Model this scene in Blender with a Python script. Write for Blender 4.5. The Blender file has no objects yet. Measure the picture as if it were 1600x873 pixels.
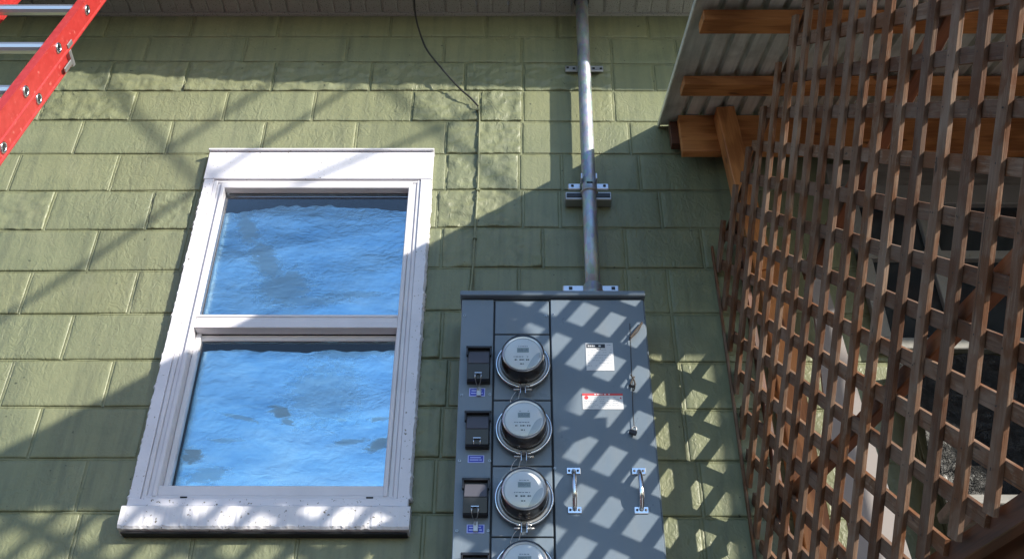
import bpy, bmesh, math, random
from mathutils import Vector, Matrix, noise

# ------------------------------------------------------------------ camera, world, sun, exposure
sc = bpy.context.scene
col = sc.collection
F, PITCH, YAW, ROLL, DIST = 1590.9, .6229, -.007, .0052, 3.246   # camera 3.25 m from the wall, looking up 35.7 degrees
CAM = Vector((0, -DIST, 0))
_fwd = Vector((math.sin(YAW)*math.cos(PITCH), math.cos(YAW)*math.cos(PITCH), math.sin(PITCH)))
_rt = Vector((math.cos(YAW), -math.sin(YAW), 0)); _up = _rt.cross(_fwd)
RT = math.cos(ROLL)*_rt + math.sin(ROLL)*_up
UP = -math.sin(ROLL)*_rt + math.cos(ROLL)*_up
cam = bpy.data.objects.new('camera', bpy.data.cameras.new('camera'))
col.objects.link(cam)
m = Matrix((RT, UP, -_fwd)).transposed().to_4x4(); m.translation = CAM
cam.matrix_world = m
cam.data.sensor_width = 36; cam.data.lens = F/1600*36
cam.data.clip_start = .05; cam.data.clip_end = 2000
sc.camera = cam

SA, SB = 1.343, .590           # sunlight travels (-SA, 1, -SB)
SUN = Vector((SA, -1, SB)).normalized()
world = bpy.data.worlds.new("World"); sc.world = world; world.use_nodes = True
nt = world.node_tree
bg = nt.nodes['Background']
sky = nt.nodes.new('ShaderNodeTexSky'); sky.sky_type = 'NISHITA'; sky.sun_disc = False
sky.sun_elevation = math.asin(SUN.z); sky.sun_rotation = math.atan2(SUN.x, SUN.y)
sky.air_density = 1.0; sky.dust_density = .3; sky.ozone_density = 2.6
nt.links.new(sky.outputs[0], bg.inputs[0]); bg.inputs[1].default_value = .15
sun = bpy.data.objects.new('sun', bpy.data.lights.new('sun', 'SUN'))
sun.data.energy = 4.0; sun.data.angle = math.radians(.65); sun.data.color = (1, .93, .80)
sun.rotation_euler = SUN.to_track_quat('Z', 'Y').to_euler()
col.objects.link(sun)
sc.view_settings.view_transform = 'Standard'; sc.view_settings.look = 'None'
sc.view_settings.gamma = 1; sc.view_settings.exposure = 1.08
sc.view_settings.use_curve_mapping = False

# pixel of the photograph -> point on a physical plane of the place
def ray(x, y): return _fwd*F + RT*(x-800) - UP*(y-436.5)
def at_y(x, y, Y=0.):
    v = ray(x, y); return CAM + v*((Y+DIST)/v.y)
def at_x(x, y, X):
    v = ray(x, y); return CAM + v*(X/v.x)

rnd = random.Random(7)
PI = math.pi

# ------------------------------------------------------------------ materials
def mat(name, base=(.5,.5,.5), rough=.5, metal=0., spec=None, coat=0.):
    M = bpy.data.materials.new(name); M.use_nodes = True
    b = M.node_tree.nodes['Principled BSDF']
    b.inputs['Base Color'].default_value = (*base, 1); b.inputs['Roughness'].default_value = rough
    b.inputs['Metallic'].default_value = metal
    if spec is not None: b.inputs['Specular IOR Level'].default_value = spec
    if coat: b.inputs['Coat Weight'].default_value = coat
    return M
class NB:
    """small node builder"""
    def __init__(s, M): s.t = M.node_tree; s.b = s.t.nodes['Principled BSDF']
    def n(s, typ, **kw):
        o = s.t.nodes.new(typ)
        for k, v in kw.items(): setattr(o, k, v)
        return o
    def l(s, a, b): s.t.links.new(a, b)
    def coord(s, kind='pos', scale=(1,1,1)):
        if kind == 'pos': src = s.n('ShaderNodeNewGeometry').outputs['Position']
        else: src = s.n('ShaderNodeTexCoord').outputs['Object']
        mp = s.n('ShaderNodeMapping'); mp.inputs['Scale'].default_value = scale
        s.l(src, mp.inputs[0])
        if kind == 'objr':
            oi = s.n('ShaderNodeObjectInfo'); mu = s.n('ShaderNodeMath', operation='MULTIPLY'); mu.inputs[1].default_value = 37.
            s.l(oi.outputs['Random'], mu.inputs[0]); s.l(mu.outputs[0], mp.inputs['Location'])
        return mp.outputs[0]
    def noise(s, vec, scale, detail=4, rough=.55, dist=0):
        o = s.n('ShaderNodeTexNoise'); o.inputs['Scale'].default_value = scale; o.inputs['Detail'].default_value = detail
        o.inputs['Roughness'].default_value = rough; o.inputs['Distortion'].default_value = dist
        s.l(vec, o.inputs['Vector']); return o.outputs[0]
    def ramp(s, fac, stops, interp='LINEAR'):
        r = s.n('ShaderNodeValToRGB'); r.color_ramp.interpolation = interp
        e = r.color_ramp.elements
        while len(e) < len(stops): e.new(.5)
        for i, (p, c) in enumerate(stops):
            e[i].position = p; e[i].color = (*c, 1) if len(c) == 3 else c
        s.l(fac, r.inputs[0]); return r.outputs[0]
    def mix(s, fac, a, b, mode='MIX'):
        o = s.n('ShaderNodeMix', data_type='RGBA', blend_type=mode)
        for sock, v in ((o.inputs[0], fac), (o.inputs[6], a), (o.inputs[7], b)):
            if isinstance(v, (int, float)): sock.default_value = v
            elif isinstance(v, tuple): sock.default_value = (*v, 1)
            else: s.l(v, sock)
        return o.outputs[2]
    def math(s, op, a, b=0.):
        o = s.n('ShaderNodeMath', operation=op)
        for sock, v in ((o.inputs[0], a), (o.inputs[1], b)):
            if isinstance(v, (int, float)): sock.default_value = v
            else: s.l(v, sock)
        return o.outputs[0]
    def bump(s, h, strength, dist=.01, prev=None):
        o = s.n('ShaderNodeBump'); o.inputs['Strength'].default_value = strength if isinstance(strength, (int, float)) else 1; o.inputs['Distance'].default_value = dist
        s.l(h, o.inputs['Height'])
        if not isinstance(strength, (int, float)): s.l(strength, o.inputs['Strength'])
        if prev is not None: s.l(prev, o.inputs['Normal'])
        return o.outputs[0]
    def color(s, c): s.l(c, s.b.inputs['Base Color'])
    def normal(s, n_): s.l(n_, s.b.inputs['Normal'])
    def rough(s, r): s.l(r, s.b.inputs['Roughness'])

def make_paint():
    M = mat('green_masonry_paint', (.2,.22,.13), .42); b = NB(M)
    p = b.coord('pos')
    n1 = b.noise(p, 1.3, 3); n2 = b.noise(p, 14, 5, .6)
    c = b.ramp(n1, [(.3,(.166,.179,.100)), (.7,(.212,.221,.126))])
    oi = b.n('ShaderNodeObjectInfo')
    c = b.mix(b.math('MULTIPLY', oi.outputs['Random'], .3), c, (.160,.190,.125))
    c = b.mix(b.math('MULTIPLY', b.ramp(n2, [(.52,(0,0,0)), (.74,(1,1,1))]), .35), c, (.105,.125,.080))
    runs = b.noise(b.coord('pos', (9,1,.55)), 2.6, 4, .6)
    c = b.mix(b.math('MULTIPLY', b.ramp(runs, [(.46,(0,0,0)), (.66,(1,1,1))]), .42), c, (.088,.100,.070))
    fade = b.noise(p, 3.4, 5, .65, .6)
    c = b.mix(b.math('MULTIPLY', b.ramp(fade, [(.52,(0,0,0)), (.72,(1,1,1))]), .35), c, (.25,.255,.16))
    # a few pits through the paint
    pits = b.ramp(b.noise(p, 46, 2, .5), [(.70,(0,0,0)), (.75,(1,1,1))])
    c = b.mix(pits, c, (.05,.058,.036)); b.color(c)
    stip = b.noise(p, 105, 3, .6, .6); wave = b.noise(b.coord('pos', (1,1,.62)), 34, 3, .5, 1.6)
    n_ = b.bump(wave, b.ramp(b.noise(p, 2.2, 3), [(.35,(.28,.28,.28)), (.65,(.95,.95,.95))]), .006); n_ = b.bump(stip, .30, .003, n_); n_ = b.bump(pits, -.5, .004, n_)
    b.normal(n_)
    b.rough(b.ramp(n2, [(.2,(.38,.38,.38)), (.8,(.55,.55,.55))]))
    return M
def make_white(name='white_trim_paint', base=(.71,.70,.76), chips=True, rough=.38):
    M = mat(name, base, rough); b = NB(M); p = b.coord('pos')
    n1 = b.noise(b.coord('pos', (1,1,1)), 9, 4)
    c = b.ramp(n1, [(.3, tuple(v*.90 for v in base)), (.7, base)])
    if chips:
        ch = b.ramp(b.noise(p, 85, 3, .6), [(.655,(0,0,0)), (.68,(1,1,1))])
        c = b.mix(ch, c, (.16,.14,.11))
        n_ = b.bump(b.noise(p, 60, 4, .6), .35, .003)
        b.normal(b.bump(ch, -.4, .002, n_))
    b.color(c); return M
def make_foil(spots):
    """spots: torn or scuffed places (pixel x, y, half length, half height, lean) of the sheet"""
    M = mat('sky_tinted_foil', (.2,.5,.8), .25, .85); b = NB(M)  # blue of the mirrored sky is put into the foil's colour
    p = b.coord('pos'); n1 = b.noise(b.coord('pos', (1,1,2.)), 3.2, 4, .55, .4)
    c = b.ramp(n1, [(.30,(.30,.62,.88)), (.52,(.44,.75,.96)), (.78,(.64,.89,1.))])
    wv = b.noise(b.coord('pos', (1.2,1,5)), 7, 5, .6, .3)
    c = b.mix(b.ramp(wv, [(.50,(0,0,0)), (.72,(.35,.35,.35))]), c, (.70,.93,1.))
    sep = b.n('ShaderNodeSeparateXYZ'); b.l(p, sep.inputs[0])
    nn = b.noise(b.coord('pos', (1,1,2.8)), 17, 9, .80, 1.3)
    tot = None
    for (px, py, rx, rz, lean, power) in spots:
        q = at_y(px, py, .04)
        dx = b.math('SUBTRACT', sep.outputs['X'], q.x); dz = b.math('SUBTRACT', sep.outputs['Z'], q.z)
        ca, sa = math.cos(lean), math.sin(lean)
        u = b.math('DIVIDE', b.math('ADD', b.math('MULTIPLY', dx, ca), b.math('MULTIPLY', dz, sa)), rx)
        v = b.math('DIVIDE', b.math('SUBTRACT', b.math('MULTIPLY', dz, ca), b.math('MULTIPLY', dx, sa)), rz)
        r = b.math('SQRT', b.math('ADD', b.math('MULTIPLY', u, u), b.math('MULTIPLY', v, v)))
        r = b.math('ADD', r, b.math('MULTIPLY', b.math('SUBTRACT', nn, .5), 3.6))
        k = b.math('MULTIPLY', b.ramp(r, [(.55,(1,1,1)), (.90,(0,0,0))]), power)
        tot = k if tot is None else b.math('MAXIMUM', tot, k)
    c = b.mix(tot, c, (.30,.37,.41)); b.color(c)
    cr = b.noise(b.coord('pos', (1,1,2.2)), 17, 6, .62, .7)
    vo = b.n('ShaderNodeTexVoronoi', feature='F1', distance='MANHATTAN'); vo.inputs['Scale'].default_value = 15; vo.inputs['Randomness'].default_value = 1
    wob_ = b.n('ShaderNodeVectorMath', operation='ADD'); nw = b.n('ShaderNodeTexNoise'); nw.inputs['Scale'].default_value = 6; b.l(b.coord('pos', (1,1,1)), nw.inputs['Vector'])
    b.l(b.coord('pos', (.7,1,1.7)), wob_.inputs[0]); b.l(nw.outputs['Color'], wob_.inputs[1]); b.l(wob_.outputs[0], vo.inputs['Vector'])
    b.normal(b.bump(tot, -.35, .003, b.bump(vo.outputs['Distance'], .06, .006, b.bump(cr, .24, .004)))); b.rough(b.ramp(tot, [(0,(.24,.24,.24)), (1,(.5,.5,.5))]))
    return M
def make_glass():
    M = bpy.data.materials.new('clear_glass'); M.use_nodes = True; t = M.node_tree; t.nodes.clear()
    o = t.nodes.new('ShaderNodeOutputMaterial'); mx = t.nodes.new('ShaderNodeMixShader')
    tr = t.nodes.new('ShaderNodeBsdfTransparent'); gl = t.nodes.new('ShaderNodeBsdfGlossy'); fr = t.nodes.new('ShaderNodeFresnel')
    tr.inputs[0].default_value = (.985,.99,.99,1); gl.inputs['Roughness'].default_value = .01; fr.inputs['IOR'].default_value = 1.45
    t.links.new(fr.outputs[0], mx.inputs[0]); t.links.new(tr.outputs[0], mx.inputs[1]); t.links.new(gl.outputs[0], mx.inputs[2])
    t.links.new(mx.outputs[0], o.inputs[0]); return M
def make_smoke():
    M = make_glass(); M.name = 'smoked_plastic'
    for n_ in M.node_tree.nodes:
        if n_.type == 'BSDF_TRANSPARENT': n_.inputs[0].default_value = (.42,.42,.47,1)
        if n_.type == 'FRESNEL': n_.inputs[0].default_value = 1.7
        if n_.type == 'BSDF_GLOSSY': n_.inputs['Roughness'].default_value = .12
    return M
def make_galv():
    M = mat('galvanised_steel', (.5,.53,.58), .34, .85); b = NB(M)
    p = b.coord('pos')
    v = b.n('ShaderNodeTexVoronoi'); v.inputs['Scale'].default_value = 70; b.l(b.coord('pos', (1,1,.5)), v.inputs['Vector'])
    n1 = b.noise(b.coord('pos', (1,1,.25)), 30, 4)
    c = b.ramp(n1, [(.3,(.30,.33,.38)), (.7,(.50,.53,.57))])
    c = b.mix(.25, c, v.outputs['Color'], 'SOFT_LIGHT'); b.color(c)
    b.rough(b.ramp(b.noise(p, 25, 4), [(.3,(.40,.40,.40)), (.7,(.62,.62,.62))])); return M
def make_panelpaint():
    M = mat('grey_enamel', (.165,.205,.262), .33, 0, .5); b = NB(M)
    p = b.coord('pos'); n1 = b.noise(p, 3, 5, .6)
    c = b.ramp(n1, [(.3,(.138,.180,.232)), (.7,(.166,.206,.255))])
    dirt = b.ramp(b.noise(b.coord('pos',(1,1,.3)), 40, 5, .65), [(.62,(0,0,0)), (.8,(1,1,1))])
    c = b.mix(b.math('MULTIPLY', dirt, .5), c, (.10,.115,.13))
    fine = b.ramp(b.noise(b.coord('pos', (60,1,2.5)), 7, 3, .6), [(.70,(0,0,0)), (.74,(1,1,1))])
    c = b.mix(b.math('MULTIPLY', fine, .35), c, (.30,.33,.36))
    film = b.ramp(b.noise(b.coord('pos', (6,1,.8)), 3, 5, .7), [(.45,(0,0,0)), (.75,(1,1,1))])
    c = b.mix(b.math('MULTIPLY', film, .30), c, (.205,.215,.215)); b.color(c)
    b.rough(b.ramp(b.noise(p, 9, 4), [(.3,(.27,.27,.27)), (.7,(.42,.42,.42))]))
    b.normal(b.bump(b.noise(p, 5, 3), .22, .012)); return M
def make_weathered():
    M = mat('weathered_cedar', (.3,.2,.15), .75); b = NB(M)
    g = b.noise(b.coord('objr', (1.2,28,28)), 6, 6, .65, .5)
    c = b.ramp(g, [(.22,(.062,.028,.015)), (.48,(.170,.092,.053)), (.75,(.33,.225,.155))])
    st = b.noise(b.coord('objr', (1,1.4,1.4)), 13, 4, .6, .8)
    c = b.mix(b.ramp(st, [(.42,(0,0,0)), (.54,(.95,.95,.95))]), c, (.150,.056,.017))
    gr = b.noise(b.coord('objr', (.7,2,2)), 5, 3)
    c = b.mix(b.ramp(gr, [(.45,(0,0,0)), (.68,(.65,.65,.65))]), c, (.30,.225,.175))
    kn = b.ramp(b.noise(b.coord('objr', (.5,1.3,1.3)), 26, 2), [(.70,(0,0,0)), (.75,(.8,.8,.8))])
    c = b.mix(kn, c, (.03,.018,.012))
    oi = b.n('ShaderNodeObjectInfo')
    tone = b.ramp(oi.outputs['Random'], [(0,(.52,.46,.43)), (.5,(.80,.74,.70)), (1,(1.,.98,.96))])
    c = b.mix(1., c, tone, 'MULTIPLY')
    sp = b.ramp(b.noise(b.coord('objr', (.6,60,60)), 3, 4, .7), [(.60,(0,0,0)), (.68,(.75,.75,.75))])
    c = b.mix(sp, c, (.035,.018,.010))
    b.color(c); b.normal(b.bump(g, .7, .003)); return M
def make_orange(name, tint=(.52,.215,.068), dark=(.24,.078,.020), axis=(1,30,30)):
    M = mat(name, tint, .55); b = NB(M)
    g = b.noise(b.coord('objr', axis), 3.2, 6, .6, 1.2)
    w = b.n('ShaderNodeTexWave'); w.inputs['Scale'].default_value = 1.3; w.inputs['Distortion'].default_value = 7; w.inputs['Detail'].default_value = 3
    b.l(b.coord('objr', (axis[0]*.8, axis[1]*.35, axis[2]*.35)), w.inputs['Vector'])
    c = b.ramp(g, [(.25,dark), (.6,tint), (.85,tuple(min(1,v*1.35) for v in tint))])
    c = b.mix(.5, c, b.ramp(w.outputs[0], [(.2,dark), (.7,tint)]))
    kn = b.ramp(b.noise(b.coord('objr', (.8,2,2)), 6, 2), [(.66,(0,0,0)), (.70,(.85,.85,.85))])
    c = b.mix(kn, c, (.07,.02,.008))
    b.color(c); b.normal(b.bump(g, .25, .002)); return M
def make_sheetmetal():
    M = mat('corrugated_zinc', (.42,.45,.40), .42, .35); b = NB(M)
    n1 = b.noise(b.coord('pos', (14,1.2,1.2)), 3, 5, .6); n2 = b.noise(b.coord('pos'), 9, 4)
    c = b.ramp(n1, [(.3,(.55,.57,.52)), (.7,(.80,.82,.76))])
    c = b.mix(b.ramp(n2, [(.5,(0,0,0)), (.8,(.5,.5,.5))]), c, (.20,.21,.17)); b.color(c); return M
def make_red():
    M = mat('red_fibreglass', (.72,.06,.045), .38); b = NB(M)
    g = b.noise(b.coord('pos', (3,3,3)), 12, 5, .6)
    c = b.ramp(g, [(.3,(.31,.022,.020)), (.7,(.39,.036,.034))])
    sc_ = b.ramp(b.noise(b.coord('pos', (30,3,3)), 14, 4), [(.62,(0,0,0)), (.70,(.6,.6,.6))])
    c = b.mix(sc_, c, (.60,.17,.15)); b.color(c); return M
def make_vinyl_soffit():
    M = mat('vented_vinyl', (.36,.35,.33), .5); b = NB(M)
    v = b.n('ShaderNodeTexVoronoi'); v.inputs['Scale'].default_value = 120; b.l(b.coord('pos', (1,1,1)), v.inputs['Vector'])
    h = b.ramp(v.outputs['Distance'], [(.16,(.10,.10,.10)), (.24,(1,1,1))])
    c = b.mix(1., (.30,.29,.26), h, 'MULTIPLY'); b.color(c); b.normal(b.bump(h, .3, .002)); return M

PAINT = make_paint(); WHITE = make_white(); VINYL = make_white('white_vinyl', (.69,.67,.71), False, .3)
SILLW = make_white('flaking_white_paint', (.72,.71,.76), True, .5)
FOIL = make_foil([(388,360,.05,.13,.42,.6), (415,410,.06,.14,.5,.6), (445,450,.13,.10,0,.55), (560,462,.14,.02,0,.4), (470,472,.2,.025,0,.35)])
FOIL2 = make_foil([(437,638,.050,.030,-.4,.85), (447,655,.04,.015,-.3,.7), (590,690,.06,.030,.6,.85), (545,685,.075,.016,.1,.6), (298,705,.045,.04,-.5,.9), (320,738,.09,.035,.2,.4), (375,648,.09,.012,-.25,.55), (505,610,.17,.17,.4,.30), (590,650,.05,.012,.1,.6), (350,683,.07,.012,0,.45), (430,520,.5,.035,0,.45), (560,545,.25,.03,.1,.3)]); GLASS = make_glass(); SMOKE = make_smoke(); DOMEG = make_glass(); DOMEG.name = 'meter_dome_glass'; GALV = make_galv()
ENAMEL = make_panelpaint(); CEDAR = make_weathered(); ORANGE = make_orange('stained_fir'); ZINC = make_sheetmetal()
REDBRN = make_orange('dark_stained_fir', (.10,.035,.018), (.035,.014,.009))
RED = make_red(); SOFFIT = make_vinyl_soffit()
CHROME = mat('bright_steel', (.70,.72,.76), .18, 1.); ALU = mat('brushed_aluminium', (.62,.64,.70), .33, .9)
for n_ in DOMEG.node_tree.nodes:
    if n_.type == 'FRESNEL': n_.inputs[0].default_value = 1.75
BLACKP = mat('black_plastic', (.014,.014,.018), .35); BLACKM = mat('black_rubber_wire', (.012,.012,.013), .5)
DARK = mat('dark_void', (.010,.012,.016), .8); SEAM = mat('dark_seam', (.012,.015,.02), .7)
BARREL = mat('meter_barrel', (.17,.135,.115), .3, .6); FACEP = mat('meter_face_print', (.88,.90,.95), .45)
LCD = mat('lcd_glass', (.30,.36,.36), .2); INK = mat('black_ink', (.03,.035,.05), .6); INKG = mat('grey_ink', (.22,.25,.32), .6)
STICK = mat('white_sticker', (.64,.65,.68), .4); REDINK = mat('red_ink', (.62,.06,.07), .5)
NAVY = mat('blue_plate', (.035,.06,.50), .35); NAVYL = mat('pale_blue_print', (.42,.48,.90), .4)
PALEG = mat('grey_arc', (.45,.52,.62), .45)
ROPE = mat('frayed_dark_cord', (.055,.045,.040), .9); STEELD = mat('dull_steel', (.42,.42,.43), .4, .8)
SCREW = mat('zinc_screw', (.5,.52,.55), .35, .9); MORTARM = PAINT
TARP = mat('black_tarpaulin', (.008,.009,.010), .38); NAILM = mat('rusty_nail', (.025,.017,.013), .7)
MIDBR = make_orange('brown_fir', (.17,.06,.022), (.07,.022,.009))
GREYB = make_orange('grey_weathered_board', (.20,.19,.17), (.10,.095,.085))
GROUNDM = mat('asphalt_ground', (.05,.048,.044), .9)
b_ = NB(GROUNDM); b_.color(b_.ramp(b_.noise(b_.coord('pos'), 9, 6), [(.3,(.020,.020,.020)), (.7,(.050,.048,.045))]))
b_ = NB(TARP); b_.normal(b_.bump(b_.noise(b_.coord('pos'), 26, 6, .7, 1.), 1.0, .03))

# ------------------------------------------------------------------ mesh helpers
def tag(o, label=None, cat=None, group=None, kind=None):
    if label: o['label'] = label
    if cat: o['category'] = cat
    if group: o['group'] = group
    if kind: o['kind'] = kind
    return o
WM = {}      # world matrix of every object built so far
def link(name, me, mt, parent=None, loc=None, mw=None, smooth=False):
    if mt and not me.materials: me.materials.append(mt)
    if smooth:
        for p in me.polygons: p.use_smooth = True
    o = bpy.data.objects.new(name, me); col.objects.link(o)
    M_ = mw if mw is not None else Matrix.Translation(Vector(loc) if loc is not None else Vector((0,0,0)))
    WM[o] = M_
    if parent is not None: o.parent = parent; o.matrix_basis = WM[parent].inverted() @ M_
    else: o.matrix_basis = M_
    return o
def empty(name, loc, label, cat, group=None):
    o = bpy.data.objects.new(name, None); col.objects.link(o); o.matrix_basis = Matrix.Translation(Vector(loc)); o.empty_display_size = .1; WM[o] = o.matrix_basis.copy()
    return tag(o, label, cat, group)
def me_from(name, verts, faces, smooth_all=False):
    me = bpy.data.meshes.new(name); me.from_pydata([tuple(v) for v in verts], [], faces); me.update()
    return me
def bm_mesh(name, bm):
    me = bpy.data.meshes.new(name); bm.normal_update(); bm.to_mesh(me); bm.free(); return me
def box_bm(bm, c, s, rot=None):
    r = bmesh.ops.create_cube(bm, size=1)
    for v in r['verts']:
        co = Vector((v.co.x*s[0], v.co.y*s[1], v.co.z*s[2]))
        if rot is not None: co = rot @ co
        v.co = co + Vector(c)
    return r['verts']
def box(name, c, s, mt, parent=None, bevel=.0, rot=None, jitter=0., seg=1):
    """box centred at c with size s; mesh is local so the origin sits at c"""
    bm = bmesh.new(); box_bm(bm, (0,0,0), s)
    if bevel: bmesh.ops.bevel(bm, geom=bm.edges[:], offset=bevel, segments=seg, affect='EDGES', profile=.6)
    if jitter:
        for v in bm.verts: v.co += Vector((rnd.uniform(-1,1), rnd.uniform(-1,1), rnd.uniform(-1,1)))*jitter
    me = bm_mesh(name, bm)
    mw = Matrix.Translation(Vector(c)) @ (rot.to_4x4() if rot is not None else Matrix())
    return link(name, me, mt, parent, mw=mw)
def frame_of(a, b, hint=Vector((0,-1,0))):
    """matrix at the middle of a-b with local x along it and local z close to hint"""
    a, b = Vector(a), Vector(b); x = (b-a).normalized(); y = hint.cross(x).normalized(); z = x.cross(y)
    M_ = Matrix((x, y, z)).transposed().to_4x4(); M_.translation = (a+b)/2
    return M_, (b-a).length
def beam(name, a, b, w, t, mt, parent=None, hint=Vector((0,-1,0)), bevel=.002):
    M_, L = frame_of(a, b, hint); bm = bmesh.new(); box_bm(bm, (0,0,0), (L, w, t))
    if bevel: bmesh.ops.bevel(bm, geom=bm.edges[:], offset=bevel, segments=1, affect='EDGES')
    return link(name, bm_mesh(name, bm), mt, parent, mw=M_)
def tube_me(name, pts, r, n=10, closed=False):
    pts = [Vector(p) for p in pts]; vs = []; fs = []; N = len(pts)
    rr = r if isinstance(r, (list, tuple)) else [r]*N
    prev = None
    for i, p in enumerate(pts):
        if closed: t = (pts[(i+1) % N]-pts[i-1]).normalized()
        else: t = (pts[min(i+1, N-1)]-pts[max(i-1, 0)]).normalized()
        if prev is None:
            u = t.cross(Vector((0,0,1))) if abs(t.z) < .9 else t.cross(Vector((0,1,0)))
        else: u = prev - t*prev.dot(t)
        u.normalize(); prev = u; w = t.cross(u)
        for k in range(n):
            a = 2*PI*k/n; vs.append(p + (u*math.cos(a)+w*math.sin(a))*rr[i])
    for i in range(N if closed else N-1):
        j = (i+1) % N
        for k in range(n): fs.append((i*n+k, i*n+(k+1) % n, j*n+(k+1) % n, j*n+k))
    if not closed: fs.append(tuple(range(n))[::-1]); fs.append(tuple((N-1)*n+k for k in range(n)))
    return me_from(name, vs, fs)
def tube(name, pts, r, mt, parent=None, n=10, closed=False):
    c = Vector(pts[0]); me = tube_me(name, [Vector(p)-c for p in pts], r, n, closed)
    o = link(name, me, mt, parent, loc=c, smooth=True); return o
def smooth_path(pts, k=6):
    pts = [Vector(p) for p in pts]; out = []
    for i in range(len(pts)-1):
        p0, p1, p2, p3 = pts[max(i-1,0)], pts[i], pts[i+1], pts[min(i+2, len(pts)-1)]
        for j in range(k):
            t = j/k
            out.append(.5*((2*p1)+(-p0+p2)*t+(2*p0-5*p1+4*p2-p3)*t*t+(-p0+3*p1-3*p2+p3)*t**3))
    out.append(pts[-1]); return out
def lathe_y(name, prof, mt, parent, c, n=48, smooth=True):
    """prof: list of (radius, y) turned about the local y axis"""
    vs = []; fs = []
    for r, y in prof:
        for k in range(n):
            a = 2*PI*k/n; vs.append((r*math.cos(a), y, r*math.sin(a)))
    for i in range(len(prof)-1):
        for k in range(n): fs.append((i*n+k, (i+1)*n+k, (i+1)*n+(k+1) % n, i*n+(k+1) % n))
    if prof[-1][0] > 1e-6: fs.append(tuple((len(prof)-1)*n+k for k in range(n)))
    me = me_from(name, vs, fs)
    bm = bmesh.new(); bm.from_mesh(me); bmesh.ops.recalc_face_normals(bm, faces=bm.faces[:])
    if smooth:
        for f in bm.faces: f.smooth = len(f.verts) == 4
    for e in bm.edges:
        if len(e.link_faces) == 2 and e.calc_face_angle(0) > .6: e.smooth = False
    bm.to_mesh(me); bm.free()
    return link(name, me, mt, parent, loc=c)
def poly_prism(name, pts, off, mt, parent=None):
    """prism from a polygon (points in space) pushed by vector off"""
    pts = [Vector(p) for p in pts]; c = sum(pts, Vector())/len(pts); off = Vector(off); n = len(pts)
    vs = [p-c for p in pts]+[p-c+off for p in pts]
    fs = [tuple(range(n)), tuple(range(2*n-1, n-1, -1))]+[(i, i+n, (i+1) % n+n, (i+1) % n) for i in range(n)]
    me = me_from(name, vs, fs); bm = bmesh.new(); bm.from_mesh(me); bmesh.ops.recalc_face_normals(bm, faces=bm.faces[:]); bm.to_mesh(me); bm.free()
    return link(name, me, mt, parent, loc=c)

# ------------------------------------------------------------------ ground
tag(box('bounce_slab', (3.9, -3.0, -1.57), (6.8, 5.9, .06), mat('pale_bounce_surface', (.42,.40,.37), .85), None, .01), 'unseen pale slab added on the ground to bounce light under the porch', None, None, 'structure')  # added out of view to bounce light up under the porch roof
me = me_from('ground', [(-400,-400,-1.6), (400,-400,-1.6), (400,400,-1.6), (-400,400,-1.6)], [(0,1,2,3)])
tag(link('ground', me, GROUNDM), 'dark asphalt ground below the painted wall', None, None, 'structure')

# ------------------------------------------------------------------ block wall
WX0, WX1, ZTOP = -3.2, 3.4, 3.99
LINES = [(58,58,60), (95.8,98,100.6), (143,142.7,142.7), (188.5,190,190.8), (241,240.6,241.3), (299,296.8,298), (360,355.3,356.7),
         (424.3,417.8,419.4), (491,485,490), (562.5,560.2,566), (635.6,635.3,639.6), (716.6,715.2,720.1), (800,802,807.7)]
def line_z(i):
    l, m_, r = LINES[i]
    return [(at_y(100,l).x, at_y(100,l).z), (at_y(750,m_).x, at_y(750,m_).z), (at_y(1050,r).x, at_y(1050,r).z)]
LZ = [line_z(i) for i in range(len(LINES))]
for k in range(1, 5):     # rows carried on below the frame
    LZ.append([(x, z-.2045*k) for x, z in LZ[12]])
LZ.insert(0, [(-2., 3.905+.02), (0, 3.925), (1, 3.925)])
def zat(i, X):
    a, b, c = LZ[i]
    if X <= a[0]: return a[1]
    if X <= b[0]: t = (X-a[0])/(b[0]-a[0]); return a[1]+(b[1]-a[1])*t
    if X <= c[0]: t = (X-b[0])/(c[0]-b[0]); return b[1]+(c[1]-b[1])*t
    return c[1]
# vertical joints seen in the photograph (pixel x at pixel y), row by row from the soffit down
J = {0: [(300,42),(435,42),(610,42),(760,42),(870,42),(1012,43)], 1: [(229,78),(382,78),(542,78),(693.7,78),(815,80),(955,80),(1056,80)],
 2: [(171.4,122),(291.2,120),(427.7,122),(579.5,122),(727,122),(818,122),(1022,122)],
 3: [(208,168),(351.7,168),(489.5,170),(644,170),(750,165),(816.8,168),(959,168)],
 4: [(121.6,217),(264.7,214),(411,214),(556,214),(697,215),(815,215),(984,215)],
 5: [(22,271),(174,285),(320,270),(697.8,265),(811,280),(878,270),(1000,270)],
 6: [(75.5,335),(233,333),(300,330),(683,330),(817,315),(875,330),(1033,330)],
 7: [(144,395),(288,395),(690,390),(978,390),(1098,390)],
 8: [(39,460),(207,460),(737,455),(811,440),(979,455),(1046,455)],
 9: [(104,530),(270,530),(690,520),(880,520),(1054,530)],
 10: [(10,600),(169,600),(700,600),(860,600),(1066,600)],
 11: [(57,668),(225,668),(690,670),(900,670),(1070,660)],
 12: [(127,760),(680,760),(860,760),(1096,770)],
 13: [(118,835),(300,850),(464,850),(660,850),(900,850),(1100,850)]}
WIN = (-1.292, -.383)     # opening of the window in x
rows = {}
for i in range(len(LZ)-1):
    if i in J: xs = [at_y(x, y).x for x, y in J[i]]
    else: xs = [.1 + .203*(i % 2)]
    xs = sorted(xs)
    full = [xs[0]]
    for a in xs[1:]:
        while a-full[-1] > .56 and not (i in range(5, 13) and full[-1] < -.383 and a > -1.292 and False): full.append(full[-1]+.406)
        if a-full[-1] < .1: continue
        full.append(a)
    xs = full
    while xs[0] > WX0: xs.insert(0, xs[0]-.406)
    while xs[-1] < WX1: xs.append(xs[-1]+.406)
    rows[i] = xs
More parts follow.
